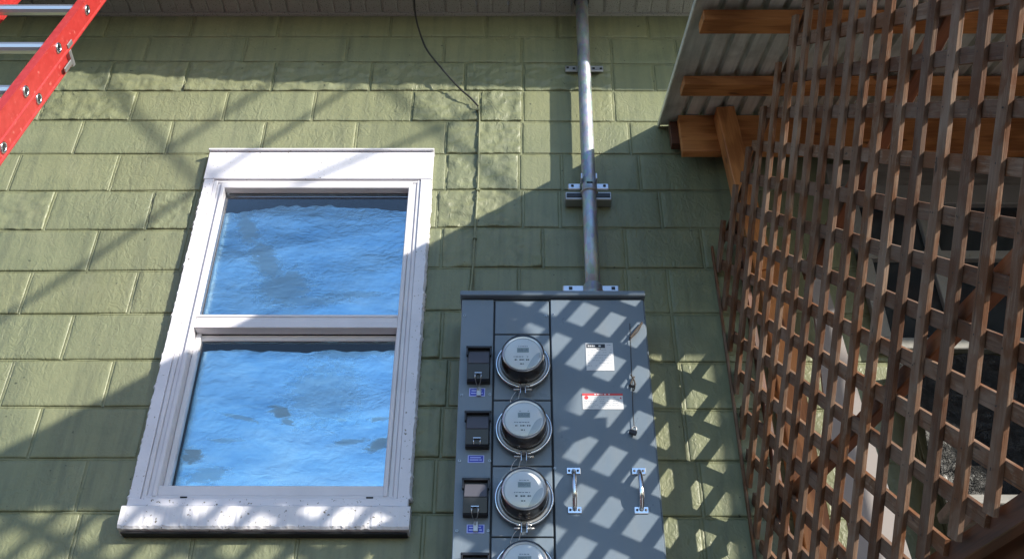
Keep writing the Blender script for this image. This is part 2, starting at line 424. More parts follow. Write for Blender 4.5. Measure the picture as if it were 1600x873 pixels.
wall = empty('block_wall', (0,0,-1.6), 'green painted concrete block wall behind the window, conduit and meter cabinet', 'wall')
JW, BW = .0105, .0100
ROUGH = {(2,-2.2),}
rough_px = {(2,230,122),(2,350,122),(2,500,122),(3,170,168),(3,783,168),(2,650,122),(2,760,122),(2,900,122),(2,110,122),(6,30,330),(6,270,330),(5,760,270),(4,750,215),(5,655,270),(6,700,330),(3,700,168),
            (7,700,390),(9,680,520),(10,690,600),(11,680,670),(12,680,760)}
rough_pts = [(i, at_y(x, y).x, 1.) for i, x, y in rough_px]
def block(i, x0, x1):
    cx = (x0+x1)/2; rough = 0.; soft = rnd.choice((.0008, .0010, .0016, .0026))
    for ri, rx, a in rough_pts:
        if ri == i and x0 < rx < x1: rough = a
    seed = rnd.random()*50
    proud = rnd.uniform(-.0006, .0008)
    nx = max(3, int((x1-x0)/(.0105 if rough else .022))); nz = 18 if rough else 9
    bz = [zat(i+1, x) for x in (x0, x1)]; tz = [zat(i, x) for x in (x0, x1)]
    cz = (sum(bz)+sum(tz))/4; h = JW/2
    us = [0, .25*.02/(x1-x0), .02/(x1-x0)]; us = us+[us[-1]+(1-2*us[-1])*k/nx for k in range(1, nx)]+[1-u for u in reversed(us)]
    vs_ = [0, .03, .09]; vs_ = vs_+[.09+.82*k/nz for k in range(1, nz)]+[.91, .97, 1]
    V = []; Fc = []
    amp = .0085 if rough else soft
    for jv, v in enumerate(vs_):
        for ju, u in enumerate(us):
            X = x0+h+(x1-x0-2*h)*u; bzz = bz[0]+(bz[1]-bz[0])*u+BW/2; tzz = tz[0]+(tz[1]-tz[0])*u-BW/2
            Z = bzz+(tzz-bzz)*v
            e = min(min(ju, len(us)-1-ju), min(jv, len(vs_)-1-jv))
            ev = min(jv, len(vs_)-1-jv)
            inset = ((.0020, .0003, 0.) if ev <= e else (.0022, .0004, 0.))[e] if e < 3 else 0
            nz_ = noise.fractal(Vector((X*14, seed, Z*18)), .9, 2.1, 4)*amp if rough else noise.noise(Vector((X*6, seed, Z*8)))*amp
            if rough: nz_ = nz_*.8 + .002 + .007*(.5-abs(noise.noise(Vector((X*17, seed+5, Z*24)))))**2*2.2 + .002*noise.noise(Vector((X*60, seed, Z*70)))
            ex = noise.noise(Vector((X*30, seed+9, Z*30)))*(.0016 if rough else .0007)
            V.append((X-cx+(ex if ju in (0, len(us)-1) else 0), -(.000-inset+proud)-max(nz_, -.004), Z-cz+(ex if jv in (0, len(vs_)-1) else 0)))
    W = len(us); H = len(vs_)
    for jv in range(H-1):
        for ju in range(W-1): Fc.append((jv*W+ju, jv*W+ju+1, (jv+1)*W+ju+1, (jv+1)*W+ju))
    # sides running back into the mortar
    ring = [ju for ju in range(W)]+[jv*W+W-1 for jv in range(1, H)]+[(H-1)*W+ju for ju in range(W-2, -1, -1)]+[jv*W for jv in range(H-2, 0, -1)]
    base = len(V)
    for k in ring: V.append((V[k][0], .03, V[k][2]))
    n_ = len(ring)
    for k in range(n_): Fc.append((ring[k], base+k, base+(k+1) % n_, ring[(k+1) % n_]))
    me = me_from('block', V, Fc)
    o = link('block', me, PAINT, wall, loc=(cx, 0, cz), smooth=True)
    return o
def zmid(i): return (zat(i,-.8)+zat(i+1,-.8))/2
for i, xs in rows.items():
    for a, b in zip(xs[:-1], xs[1:]):
        a, b = max(a, WX0), min(b, WX1)
        if b-a < .05: continue
        if 5 <= i <= 12:        # beside the window opening
            if a >= WIN[0] and b <= WIN[1]: continue
            if a < WIN[0] and b > WIN[0]:
                if WIN[0]-a > .04: block(i, a, WIN[0])
                if b > WIN[1]+.04: block(i, WIN[1], b)
                continue
            if a < WIN[1] < b:
                if b-WIN[1] > .04: block(i, WIN[1], b)
                continue
        block(i, a, b)
# mortar behind, with the tooled joints raised a little
def sheet_rect(bm, x0, x1, z0, z1, y):
    vs = [bm.verts.new(p) for p in ((x0,y,z0),(x1,y,z0),(x1,y,z1),(x0,y,z1))]; bm.faces.new(vs)
zo0, zo1 = zat(13, -.8), zat(5, -.8)
zlow = LZ[-1][1][1]
def mortar_seg(bm, x0, x1, z0, z1):
    nx = max(1, int((x1-x0)/.03)); nz = max(1, int((z1-z0)/.03)); g = []
    for a in range(nz+1):
        g.append([])
        for b in range(nx+1):
            X = x0+(x1-x0)*b/nx; Z = z0+(z1-z0)*a/nz
            g[-1].append(bm.verts.new((X, .0115+.0014*noise.noise(Vector((X*9, 2, Z*9))), Z)))
    for a in range(nz):
        for b in range(nx): bm.faces.new((g[a][b], g[a][b+1], g[a+1][b+1], g[a+1][b]))
def head_joint(x, i):
    z0, z1 = zat(i+1, x)+BW*.3, zat(i, x)-BW*.3; n = 9; base = len(hj_v)
    for k in range(n+1):
        z = z0+(z1-z0)*k/n; w = noise.noise(Vector((x*5, i, z*22)))*.0012
        for dx, y in ((-.0064, .012), (-.0060, .0028), (-.0026, .0036), (0, .0018+w), (.0026, .0036), (.0060, .0028), (.0064, .012)): hj_v.append((x+dx+w*.6, y+w*.4, z))
    for k in range(n):
        for e in range(6): hj_f.append((base+7*k+e, base+7*k+e+1, base+7*k+8+e, base+7*k+7+e))
def bed_joint(i, xa, xb):
    n = max(2, int((xb-xa)/.02)); base = len(hj_v)
    for k in range(n+1):
        x = xa+(xb-xa)*k/n; z = zat(i, x)+noise.noise(Vector((x*7, i*3.1, 0)))*.0012
        cr = max(0, noise.noise(Vector((x*4.5, i*7.7, 1)))+.12)*.020; w = noise.noise(Vector((x*25, i, 4)))*.0010
        for dz, y in ((-BW/2-.001, .0050), (-BW/2+.0012, .0024), (-.001, .0012+w), (BW/2-.0042, .0022), (BW/2-.0026, .0026+cr), (BW/2+.0012, .0045+cr)): hj_v.append((x, y, z+dz))
    for k in range(n):
        for e in range(5): hj_f.append((base+6*k+e, base+6*k+6+e, base+6*k+7+e, base+6*k+1+e))
hj_v, hj_f = [], []
for i in range(1, len(LZ)-1):
    if 6 <= i <= 12: bed_joint(i, WX0, WIN[0]); bed_joint(i, WIN[1], WX1)
    else: bed_joint(i, WX0, WX1)
for i, xs in rows.items():
    for x in xs:
        if WX0 < x < WX1 and not (5 <= i <= 12 and WIN[0] <= x <= WIN[1]): head_joint(x, i)
tag(link('head_joints', me_from('head_joints', hj_v, hj_f), PAINT, wall, smooth=True), kind='stuff')
bm = bmesh.new()
mortar_seg(bm, WX0, WIN[0], zlow, ZTOP); mortar_seg(bm, WIN[1], WX1, zlow, ZTOP)
mortar_seg(bm, WIN[0], WIN[1], zo1, ZTOP); mortar_seg(bm, WIN[0], WIN[1], zlow, zo0)
link('mortar', bm_mesh('mortar', bm), PAINT, wall, smooth=True)
# the courses below the picture: one joined part
bm = bmesh.new()
z = zlow; k = 0
while z > -1.6+.05:
    x = WX0+.203*(k % 2)
    while x < WX1-.05:
        box_bm(bm, (x+.203, .03, z-.102), (.396, .06, .194)); x += .406
    z -= .2045; k += 1
box_bm(bm, ((WX0+WX1)/2, .06, (zlow-1.6)/2), (WX1-WX0, .1, zlow+1.6))
tag(link('lower_courses', bm_mesh('lower_courses', bm), PAINT, wall), kind='stuff')
box('wall_core', ((WX0+WIN[0])/2, .19, (ZTOP-1.6)/2), (WIN[0]-WX0, .30, ZTOP+1.6), PAINT, wall)
box('wall_core', ((WX1+WIN[1])/2, .19, (ZTOP-1.6)/2), (WX1-WIN[1], .30, ZTOP+1.6), PAINT, wall)

# ------------------------------------------------------------------ eave
ZS = 3.905
eave = empty('eave', (0, -.5, ZS), 'pale vented soffit and fascia running along the top of the wall', 'eave')
def eave_depth(X):
    K = [(-4, .64), (-2.338, .64), (-1.88, .65), (-1.14, .75), (-.44, .785), (0, .81), (.67, .833), (4, .85)]
    # the edge lies at X + SA*depth
    for (a, da), (b, db) in zip(K[:-1], K[1:]):
        xa, xb = a+SA*da, b+SA*db
        if X <= xb or b == 4: return da+(db-da)*min(1, max(0, (X-xa)/(xb-xa)))
    return .85
x = -4.; k = 0
PWD = .152
while x < 6:
    d0, d1 = eave_depth(x), eave_depth(x+PWD)
    z0 = ZS
    V = []
    for (xx, zz) in ((x, .006), (x+.012, 0), (x+PWD*.5-.006, 0), (x+PWD*.5, .004), (x+PWD*.5+.006, 0), (x+PWD-.003, 0), (x+PWD-.001, .006)):
        dd = d0+(d1-d0)*(xx-x)/PWD
        V += [(xx-x, 0, zz), (xx-x, -dd, zz)]
    n_ = len(V)
    V2 = [(a, b, c+.012) for a, b, c in V]
    Fc = [(2*q, 2*q+1, 2*q+3, 2*q+2) for q in range(6)]+[(n_+2*q, n_+2*q+2, n_+2*q+3, n_+2*q+1) for q in range(6)]
    link('soffit_panel', me_from('soffit_panel', V+V2, Fc), SOFFIT, eave, loc=(x, -.002, z0))
    x += PWD; k += 1
V = []; Fc = []
xs = [-4+.25*q for q in range(41)]
for q, X in enumerate(xs):
    d_ = eave_depth(X)
    V += [(X, -d_-.002, ZS-.012), (X, -d_-.002, ZS+.20), (X, -d_-.028, ZS+.20), (X, -d_-.028, ZS-.012)]
for q in range(len(xs)-1):
    for e in range(4): Fc.append((4*q+e, 4*q+(e+1) % 4, 4*q+4+(e+1) % 4, 4*q+4+e))
link('fascia', me_from('fascia', V, Fc), VINYL, eave)
box('wall_channel', (1., -.006, ZS-.006), (10, .012, .016), SOFFIT, eave)
# roof slab above the soffit
me = me_from('roof_deck', [(-4,.3,ZS+.5),(6,.3,ZS+.5),(6,-.95,ZS+.22),(-4,-.72,ZS+.22),(-4,.3,ZS+.46),(6,.3,ZS+.46),(6,-.95,ZS+.19),(-4,-.72,ZS+.19)],
             [(0,3,2,1),(4,5,6,7),(0,1,5,4),(3,7,6,2),(0,4,7,3),(1,2,6,5)])
link('roof_deck', me, GREYB, eave)

# ------------------------------------------------------------------ the window
def win_z(y, Y=-.03): return at_y(500, y, Y).z
X0, X1 = -1.317, -.360
win = empty('sash_window', (-.84, 0, 1.28), 'white double-hung window with flaking sill and sky-tinted foil behind its panes', 'window')
def rail(name, x0, x1, z0, z1, y0, y1, mt, bevel=.0025, parent=None):
    return box(name, ((x0+x1)/2, (y0+y1)/2, (z0+z1)/2), (x1-x0, y1-y0, z1-z0), mt, parent or win, bevel)
HZ0, HZ1, SZ1, SZ0 = 2.823, 2.975, 1.368, 1.280
rail('head_casing', X0, X1, HZ0, HZ1, -.036, .0, WHITE)
rail('drip_cap', X0-.003, X1+.003, HZ1+.001, HZ1+.012, -.048, .0, WHITE)
# side casings with uneven caulked outer edges
def casing(x0, x1, outer):
    n = 180; V = []; Fc = []
    z0, z1 = SZ1+.03, HZ0-.001
    for q in range(n+1):
        z = z0+(z1-z0)*q/n
        w = abs(noise.noise(Vector((z*38, outer*7, 0))))*.005+abs(noise.noise(Vector((z*11, outer*3, 4))))*.003+max(0, noise.noise(Vector((z*75, outer*7, 9)))-.1)*.011
        xo = (x0-w) if outer < 0 else (x1+w); xi = x1 if outer < 0 else x0
        xm = xo+(.007 if outer < 0 else -.007)
        V += [(xo, -.002, z), (xo, -.018-w*.5, z), (xm, -.034, z), (xi, -.034, z), (xi, .0, z)]
    for q in range(n):
        for e in range(4): Fc.append((5*q+e, 5*q+5+e, 5*q+6+e, 5*q+1+e))
    Fc += [(0,1,2,3,4), tuple(5*n+e for e in (4,3,2,1,0))]
    me = me_from('side_casing', V, Fc); bm = bmesh.new(); bm.from_mesh(me); bmesh.ops.recalc_face_normals(bm, faces=bm.faces[:]); bm.to_mesh(me); bm.free()
    return link('side_casing', me, WHITE, win)
CW = .044
casing(X0, X0+CW, -1); casing(X1-CW, X1, 1)
# sill, its lower edge eaten away
n = 110; V = []; Fc = []
for q in range(n+1):
    x = X0-.003+(X1-X0+.006)*q/n
    w = abs(noise.noise(Vector((x*33, 1, 0))))*.012; w2 = noise.noise(Vector((x*60, 3, 0)))*.004
    V += [(x, -.001, SZ1), (x, -.045+w2*.5, SZ1), (x, -.055+w2*.5, SZ1-.006+w2), (x, -.055+w2, SZ0+.012+w), (x, -.049, SZ0+.004+w*.6), (x, -.001, SZ0)]
for q in range(n):
    for e in range(6): Fc.append((6*q+e, 6*q+6+e, 6*q+6+(e+1) % 6, 6*q+(e+1) % 6))
Fc += [tuple(range(6)), tuple(6*n+e for e in range(5,-1,-1))]
me = me_from('sill', V, Fc); bm = bmesh.new(); bm.from_mesh(me); bmesh.ops.recalc_face_normals(bm, faces=bm.faces[:]); bm.to_mesh(me); bm.free()
link('sill', me, SILLW, win)
rail('sill_shade_strip', X0+.006, X1-.003, SZ0-.007, SZ0-.001, -.040, -.001, DARK)  # dark strip stands in for the shade under the sill
rail('sub_sill', X0+.006, X1-.006, SZ1+.001, SZ1+.029, -.040, .0, WHITE)
# vinyl frame, three steps
fx0, fx1, fz0, fz1 = X0+CW+.001, X1-CW-.001, SZ1+.030, HZ0-.001
gx0, gx1 = -1.198, -.452      # upper glass
for (w0, w1, y) in ((0, .016, -.028), (.0165, .034, -.022), (.0345, .050, -.030)):
    rail('frame_jamb', fx0+w0, fx0+w1, fz0+w0*.3, fz1-w0*.5, y, .03, VINYL); rail('frame_jamb', fx1-w1, fx1-w0, fz0+w0*.3, fz1-w0*.5, y, .03, VINYL)
rail('frame_head', fx0+.012, fx1-.012, fz1-.014, fz1, -.0265, .03, VINYL)
rail('frame_head', fx0+.034, fx1-.034, fz1-.044, fz1-.015, -.0305, .03, VINYL)
ZM1, ZM0 = 2.148, 2.088
UGZ1 = 2.768
up = rail('upper_sash', fx0+.0505, fx1-.0505, ZM0, ZM1, -.024, .022, VINYL)
rail('sash_lip', fx0+.0505, fx1-.0505, ZM1-.012, ZM1-.001, -.027, -.0245, VINYL, .001)
rail('sash_lip', fx0+.0505, fx1-.0505, ZM0+.001, ZM0+.030, -.0265, -.0245, VINYL, .001)
# upper pane and lower pane
gxa, gxb = fx0+.0505, fx1-.0505
rail('upper_pane', gxa, gxb, ZM1-.005, fz1-.045, .004, .008, GLASS, 0)
# lower sash sits further in
rail('lower_sash_stile', gxa+.0005, gxa+.020, 1.42, ZM0-.001, .012, .045, VINYL); rail('lower_sash_stile', gxb-.007, gxb-.0005, 1.42, ZM0-.001, .012, .045, VINYL)
rail('meeting_rail', gxa+.0005, gxb-.0005, ZM0-.026, ZM0-.001, .024, .050, VINYL)
rail('lower_sash_rail', gxa-.036, gxb+.036, 1.414, 1.452, -.020, .045, VINYL)
rail('lower_sash_rail', gxa-.044, gxb+.044, 1.399, 1.4135, -.027, .045, VINYL)
rail('weather_gap', gxa-.040, gxb+.040, 1.3985, 1.4005, -.0285, -.0272, REDBRN, 0)
for px in (286, 577): rail('weep_hole', at_y(px-5,776,-.03).x, at_y(px+6,776,-.03).x, 1.4030, 1.4085, -.0285, -.0275, DARK, 0)
rail('lower_pane', gxa+.020, gxb-.007, 1.452, ZM0-.027, .030, .034, GLASS, 0)
# black box behind: the unlit room's darkness put in as colour
bm = bmesh.new(); box_bm(bm, (-.837, .30, 2.1), (.9, .3, 1.56)); bmesh.ops.reverse_faces(bm, faces=bm.faces[:])
bmesh.ops.delete(bm, geom=[f for f in bm.faces if f.calc_center_median().y < .16], context='FACES')
link('room_dark_box', bm_mesh('room_dark_box', bm), DARK, win)
def foil(name, x0, x1, z0, z1, y, mt, label, dip, seed):
    nx, nz = 90, 70; V = []; Fc = []
    for a in range(nz+1):
        for b in range(nx+1):
            u, v = b/nx, a/nz
            top = z1 - (.012+.022*noise.noise(Vector((u*5, seed, 0)))+.010*noise.noise(Vector((u*22, seed, 3)))+dip*(2*u-1)**2*(1.3 if u < .5 else .7))
            X = x0+(x1-x0)*u; Z = z0+(top-z0)*v
            p = Vector((X*5, seed, Z*9))
            yy = noise.fractal(p, .8, 2.2, 5)*.0012 + .006*abs(noise.noise(Vector((X*1.1-Z*2.3, seed, Z*3.4))))+.0026*abs(noise.noise(Vector((X*2.2+Z*1.4, seed+3, Z*5))))
            V.append((X, y+yy, Z))
    for a in range(nz):
        for b in range(nx): Fc.append((a*(nx+1)+b, a*(nx+1)+b+1, (a+1)*(nx+1)+b+1, (a+1)*(nx+1)+b))
    return tag(link(name, me_from(name, V, Fc), mt, smooth=True), label, 'foil sheet', 'foil sheets behind the window panes')
foil('foil_sheet', gxa+.002, gxb-.002, ZM1-.05, 2.742, .030, FOIL, 'crinkled sky-tinted foil behind the upper window pane, ragged along its top', .036, 3.1)
foil('foil_sheet', gxa+.022, gxb-.009, 1.44, 2.056, .060, FOIL2, 'creased sky-tinted foil with torn grey patches behind the lower window pane', .012, 8.7)

# ------------------------------------------------------------------ conduit and its straps
PYC, PR = -.080, .0288
ca = at_y(916.5, 200, PYC); cb = at_y(926.5, 450, PYC)
cond = empty('service_conduit', (cb.x, PYC, 2.16), 'galvanised steel conduit rising from the meter cabinet to the soffit', 'conduit')
xc = lambda z: cb.x+(ca.x-cb.x)*(z-cb.z)/(ca.z-cb.z)
tube('pipe', [(xc(z), PYC, z) for z in (2.155, 2.5, 2.9, 3.3, 3.6, 3.94)], PR, GALV, cond, 32)
zc = at_y(925, 292, -.12).z
tube('coupling_ring', [(xc(zc), PYC, zc-.004), (xc(zc), PYC, zc+.004)], PR+.0035, STEELD, cond, 32)
tube('hub', [(xc(2.16), PYC, 2.151), (xc(2.16), PYC, 2.212), (xc(2.2), PYC, 2.216), (xc(2.2), PYC, 2.240), (xc(2.2), PYC, 2.246)], [.042, .042, .037, .037, .034], GALV, cond, 32)
tube('escutcheon', [(xc(3.9), PYC, 3.898), (xc(3.9), PYC, 3.9045)], [.036, .036], BLACKP, cond, 32)
s1 = empty('pipe_strap', (xc(3.5), -.02, 3.45), 'flat steel strap with holes behind the upper end of the conduit', 'pipe strap', 'straps holding the conduit')
a = at_y(883, 105.5, -.03); b = at_y(943, 106.5, -.03)
box('strap_plate', ((a.x+b.x)/2, -.020, a.z), (b.x-a.x, .010, .036), ALU, s1, .003)
for x_ in (a.x+.012, a.x+.04, b.x-.012, b.x-.045):
    box('strap_hole', (x_, -.0262, a.z+rnd.uniform(-.004,.004)), (.011, .0022, .010), BLACKP, s1)
box('stand_off', (xc(a.z), -.040, a.z), (.03, .028, .03), GALV, s1)
s2 = empty('strut_clamp', (xc(zc), -.02, zc-.03), 'slotted strut channel clamped round the middle of the conduit', 'pipe strap', 'straps holding the conduit')
a = at_y(883, 296, -.055); b = at_y(955, 296, -.055)
box('strut_channel', ((a.x+b.x)/2, -.027, a.z-.030), (b.x-a.x, .050, .042), STEELD, s2, .003)
box('strut_mouth', ((a.x+b.x)/2, -.054, a.z-.030), (b.x-a.x-.012, .003, .020), BLACKP, s2)
for sx in (-1, 1):
    c_ = xc(zc)+sx*.058
    box('clamp_half', (c_, -.058, a.z+.010), (.052, .012, .030), ALU, s2, .003)
    box('clamp_bolt', (c_+sx*.008, -.066, a.z+.012), (.012, .006, .012), BLACKP, s2, .003)
    box('clamp_ear', (xc(zc)+sx*.030, -.100, a.z+.020), (.008, .036, .030), ALU, s2, .002)
tube('clamp_ring', [(xc(zc)+(PR+.004)*math.cos(t), PYC+(PR+.004)*math.sin(t), zc+.001) for t in [PI+PI*q/16 for q in range(17)]], .0035, STEELD, s2, 6)
tube('clamp_screw', [(xc(zc)-.012, -.125, zc+.02), (xc(zc)+.012, -.125, zc+.02)], .004, BLACKP, s2, 8)
s3 = empty('hub_flange', (xc(2.16), -.03, 2.16), 'steel mounting flange where the conduit enters the meter cabinet', 'pipe strap', 'straps holding the conduit')
box('flange_plate', (xc(2.16)-.004, -.030, 2.215), (.215, .030, .115), ALU, s3, .003)
for sx in (-1, 1): box('flange_hole', (xc(2.16)+sx*.082, -.0462, 2.258), (.014, .003, .012), BLACKP, s3)

# ------------------------------------------------------------------ thin cable from the soffit, then down the wall
tz = [(647,-4,-.112), (649,22,-.105), (655,48,-.095), (667,78,-.085), (690,107,-.065), (717,137,-.042), (735,153,-.026), (747,166,-.016)]
cp = [at_y(x, y, Y) for x, y, Y in tz]; cp.insert(0, Vector((cp[0].x, -.112, 3.908)))
cable = empty('data_cable', cp[-1], 'thin black cable hanging from the soffit, then painted green down the wall', 'cable')
tube('hanging_span', smooth_path(cp, 8),   .0042, BLACKM, cable, 8)
wp = [at_y(x, y, -.012) for x, y in [(747,166),(749,185),(748,230),(747,280),(744,330),(741,385),(738,430),(735,458),(731,520),(727,600)]]
tube('painted_run', smooth_path(wp, 6), .0044, PAINT, cable, 8)
for (x, y) in ((747,172),(747,297),(742,372)):
    p = at_y(x, y, -.014); box('cable_clip', p, (.016, .014, .010), PAINT, cable, .002)

# ------------------------------------------------------------------ meter cabinet
PY = -.195
G = .9919       # cabinet front measured at 17 cm, it stands 19.5 cm out
cab = empty('meter_cabinet', (.127, 0, .6), 'grey steel meter cabinet with four round meters and a wide door', 'meter cabinet')
CX0, CX1, CZ1, CZ0 = -.205*G, .460*G, 2.122*G, .62
box('body', ((CX0+CX1)/2, PY/2+.002, (CZ0+CZ1)/2), (CX1-CX0, -PY-.010, CZ1-CZ0), ENAMEL, cab, .003)
box('top_cap', ((CX0+CX1)/2, PY/2-.008, CZ1+.012), (CX1-CX0+.012, -PY+.028, .022), ENAMEL, cab, .003)
box('seam_recess', ((CX0+CX1)/2, PY+.003, (CZ0+CZ1)/2-.004), (CX1-CX0-.006, .002, CZ1-CZ0-.012), SEAM, cab)
def plate(name, x0, x1, z0, z1, t=.006):
    return box(name, ((x0+x1)/2, PY-.0005, (z0+z1)/2), (x1-x0, t, z1-z0), ENAMEL, cab, .0018)
ZT = CZ1-.006
plate('breaker_strip', CX0+.001, -.0875*G, CZ0, ZT)
plate('door', .1195*G, CX1-.001, CZ0, ZT-.001, .009)
seams = [ZT-.004, 1.9655*G, 1.698*G, 1.453*G, 1.211*G, .97*G]
for za, zb in zip(seams[:-1], seams[1:]): plate('meter_cover', -.0815*G, .1130*G, zb+.0022, za-.0022)
plate('meter_cover', -.0815*G, .1130*G, CZ0, .97*G-.004)
# door edge flange
box('door_edge', (CX1+.0012, PY+.012, (CZ0+ZT)/2), (.0025, .028, ZT-CZ0-.01), ENAMEL, cab, .0005)
def screw(px, py, Y=PY-.004):
    p = at_y(px, py, Y)
    if not hasattr(screw, 'me'):
        bm = bmesh.new(); bmesh.ops.create_cone(bm, cap_ends=True, segments=12, radius1=.0058, radius2=.0042, depth=.004)
        bmesh.ops.rotate(bm, verts=bm.verts, cent=(0,0,0), matrix=Matrix.Rotation(PI/2, 3, 'X'))
        screw.me = bm_mesh('screw', bm)
        bm = bmesh.new(); box_bm(bm, (0,-.0022,0), (.007,.001,.0014)); box_bm(bm, (0,-.0024,0), (.0014,.001,.007)); screw.sl = bm_mesh('slot', bm)
        screw.sl.materials.append(BLACKP)
    o = link('screw', screw.me, SCREW, cab, loc=p)
    link('slot', screw.sl, None, o, loc=p)
for p in [(725.8,492.8),(852.7,493.5),(864.4,491),(721.5,617),(765.5,616),(718,719.5),(765,719.5),(713.9,828.7),(762.6,828.7),(867,731)]: screw(*p)
# breaker covers and number plates
def breaker(x0, x1, y0, y1):
    a = at_y(x0, y0, PY-.03); b = at_y(x1, y1, PY-.012)
    cx = (a.x+b.x)/2; w = .080; zt = a.z; zb = b.z+.006; h = zt-zb
    o = box('breaker_cover', (cx, PY-.012, (zt+zb)/2), (w, .016, h), BLACKP, cab, .002)
    # body wedge: a smoked upper window sloping out to a black lower half
    def wedge(name, za, zb_, ya, yb, w_, mt):
        V = [(-w_/2,-.003,za),(w_/2,-.003,za),(w_/2,ya,za),(-w_/2,ya,za),(-w_/2,-.003,zb_),(w_/2,-.003,zb_),(w_/2,yb,zb_),(-w_/2,yb,zb_)]
        me = me_from(name, V, [(0,1,2,3),(4,7,6,5),(3,2,6,7),(0,3,7,4),(1,5,6,2),(0,4,5,1)])
        bm = bmesh.new(); bm.from_mesh(me); bmesh.ops.recalc_face_normals(bm, faces=bm.faces[:])
        bmesh.ops.bevel(bm, geom=bm.edges[:], offset=.0012, segments=1, affect='EDGES'); bm.to_mesh(me); bm.free()
        return link(name, me, mt, o, loc=(cx, PY-.018, 0))
    zm = zb+h*.45
    wedge('smoked_window', zt-.012, zm, -.006, -.030, w-.008, SMK2)
    wedge('lower_lid', zm-.001, zb+.001, -.029, -.022, w-.004, BLACKP)
    box('hinge_bar', (cx, PY-.026, zt+.002), (w+.010, .016, .010), BLACKP, o, .002)
    box('hinge_ear', (cx-w/2-.001, PY-.026, zt-.014), (.006, .016, .034), BLACKP, o, .001)
    box('hinge_ear', (cx+w/2+.001, PY-.026, zt-.014), (.006, .016, .034), BLACKP, o, .001)
    for sx in (-1, 1): tube('latch_loop', [(cx+sx*.010, PY-.042, zb+.020), (cx+sx*.011, PY-.050, zb+.012), (cx+sx*.010, PY-.046, zb-.002)], .0016, CHROME, o, 6)
    box('latch_bar', (cx, PY-.049, zb+.020), (.026, .004, .004), CHROME, o, .001)
    return o, cx, zb
SMK2 = mat('smoked_lid', (.085,.085,.105), .30, 0, .4)
B = [breaker(731,765.5,543,601), breaker(727.7,765,644,703), breaker(724,762.6,749,810), breaker(722,762,866,930)]
for k, (o, cx, zb) in enumerate(B[:3]):      # lead seals on wire
    n_ = 1 if k == 1 else 2
    for q in range(n_ if k != 1 else 0):
        x_ = cx+(q-.5)*.012
        tube('seal_wire', smooth_path([(x_, PY-.048, zb+.018), (x_+.008*(q-.5), PY-.055, zb-.004), (cx+.004*(q-.5), PY-.014, zb-.022), (cx+.003*q, PY-.008, zb-.040)], 5), .0013, STEELD, o, 5)
    if k != 1: box('seal_tag', (cx+.002, PY-.009, zb-.030), (.016, .004, .034), STEELD, o, .0015)
for (x0, y0, x1, y1) in ((733.3,606,757.9,619), (731,710.6,756.4,722.6), (729.3,818.7,756.8,832.7)):
    a = at_y(x0, y0, PY-.004); b = at_y(x1, y1, PY-.004)
    cx, cz, w, h = (a.x+b.x)/2, (a.z+b.z)/2, b.x-a.x, a.z-b.z
    o = box('number_plate', (cx, PY-.0042, cz), (w, .0016, h), NAVYL, cab, .0006)
    box('plate_field', (cx, PY-.0053, cz), (w*.88, .0008, h*.78), NAVY, o)
    for q, (f0, f1) in enumerate(((-.36,.30), (-.38,.16), (.2,.36))[:3]):
        zz = cz+h*(.16 if q == 0 else -.14)
        box('plate_print', (cx+w*(f0+f1)/2, PY-.0060, zz), (w*(f1-f0), .0006, h*.13), NAVYL, o)
# labels on the door: white sheet with black header, wide sheet with red header
def micro(o, x0, x1, z, Y, mt, h=.0022, gap=.35, seed=0):
    r = random.Random(seed); bm = bmesh.new(); x = x0
    while x < x1:
        w = r.uniform(.003, .010)
        if r.random() > gap*.3: box_bm(bm, ((x+min(x+w,x1))/2, 0, 0), (min(w, x1-x), .0003, h))
        x += w+r.uniform(.0012, .003)
    return tag(link('fine_print', bm_mesh('fine_print', bm), mt, o, loc=(0, Y, z)), kind='stuff')
DY = PY-.0052
a = at_y(914.6, 535.5, DY); b = at_y(960, 578.8, DY)
cx, cz, w, h = (a.x+b.x)/2, (a.z+b.z)/2, b.x-a.x, a.z-b.z
lab = box('instruction_label', (cx, DY-.0006, cz), (w, .0012, h), STICK, cab, .0004)
box('label_header', (cx-w*.13, DY-.0016, cz+h*.38), (w*.68, .0006, h*.14), INK, lab)
micro(lab, cx-w*.42, cx+w*.18, cz+h*.375, DY-.0024, STICK, h*.055, .2, 1)
V = [(-.005,0,-.004),(.005,0,-.004),(0,0,.005)]
for q in range(7): micro(lab, cx-w*.44, cx+w*.44, cz+h*(.24-.095*q), DY-.0016, INKG, .0013, .6, q+4)
micro(lab, cx+w*.28, cx+w*.44, cz+h*.42, DY-.0016, INKG, .002, .1, 31)
micro(lab, cx-w*.1, cx+w*.05, cz+h*.27, DY-.0019, INK, .002, .1, 33)
a = at_y(909.5, 614.8, DY); b = at_y(974.4, 639.2, DY)
cx, cz, w, h = (a.x+b.x)/2, (a.z+b.z)/2, b.x-a.x, a.z-b.z
lab = box('warning_label', (cx, DY-.0006, cz), (w, .0012, h), STICK, cab, .0004)
box('label_header', (cx, DY-.0016, cz+h*.44), (w, .0006, h*.13), REDINK, lab)
micro(lab, cx-w*.2, cx-w*.0, cz+h*.44, DY-.0024, STICK, h*.07, .1, 11); micro(lab, cx+w*.04, cx+w*.18, cz+h*.44, DY-.0024, STICK, h*.07, .1, 12)
lathe_y('prohibition_mark', [(.006, .0004), (.0072, 0), (.0045, 0), (.0045, .0003)], REDINK, lab, (cx-w*.40, DY-.0016, cz+h*.24), 16)
poly_prism('hazard_mark', [(cx+w*.42, DY-.0014, cz+h*.16), (cx+w*.47, DY-.0014, cz+h*.16), (cx+w*.445, DY-.0014, cz+h*.30)], (0,-.0006,0), REDINK, lab)
for q in range(6): micro(lab, cx-w*(.28 if q < 2 else .46), cx+w*.40, cz+h*(.25-.12*q), DY-.0016, INKG, .0012, .6, q+41)
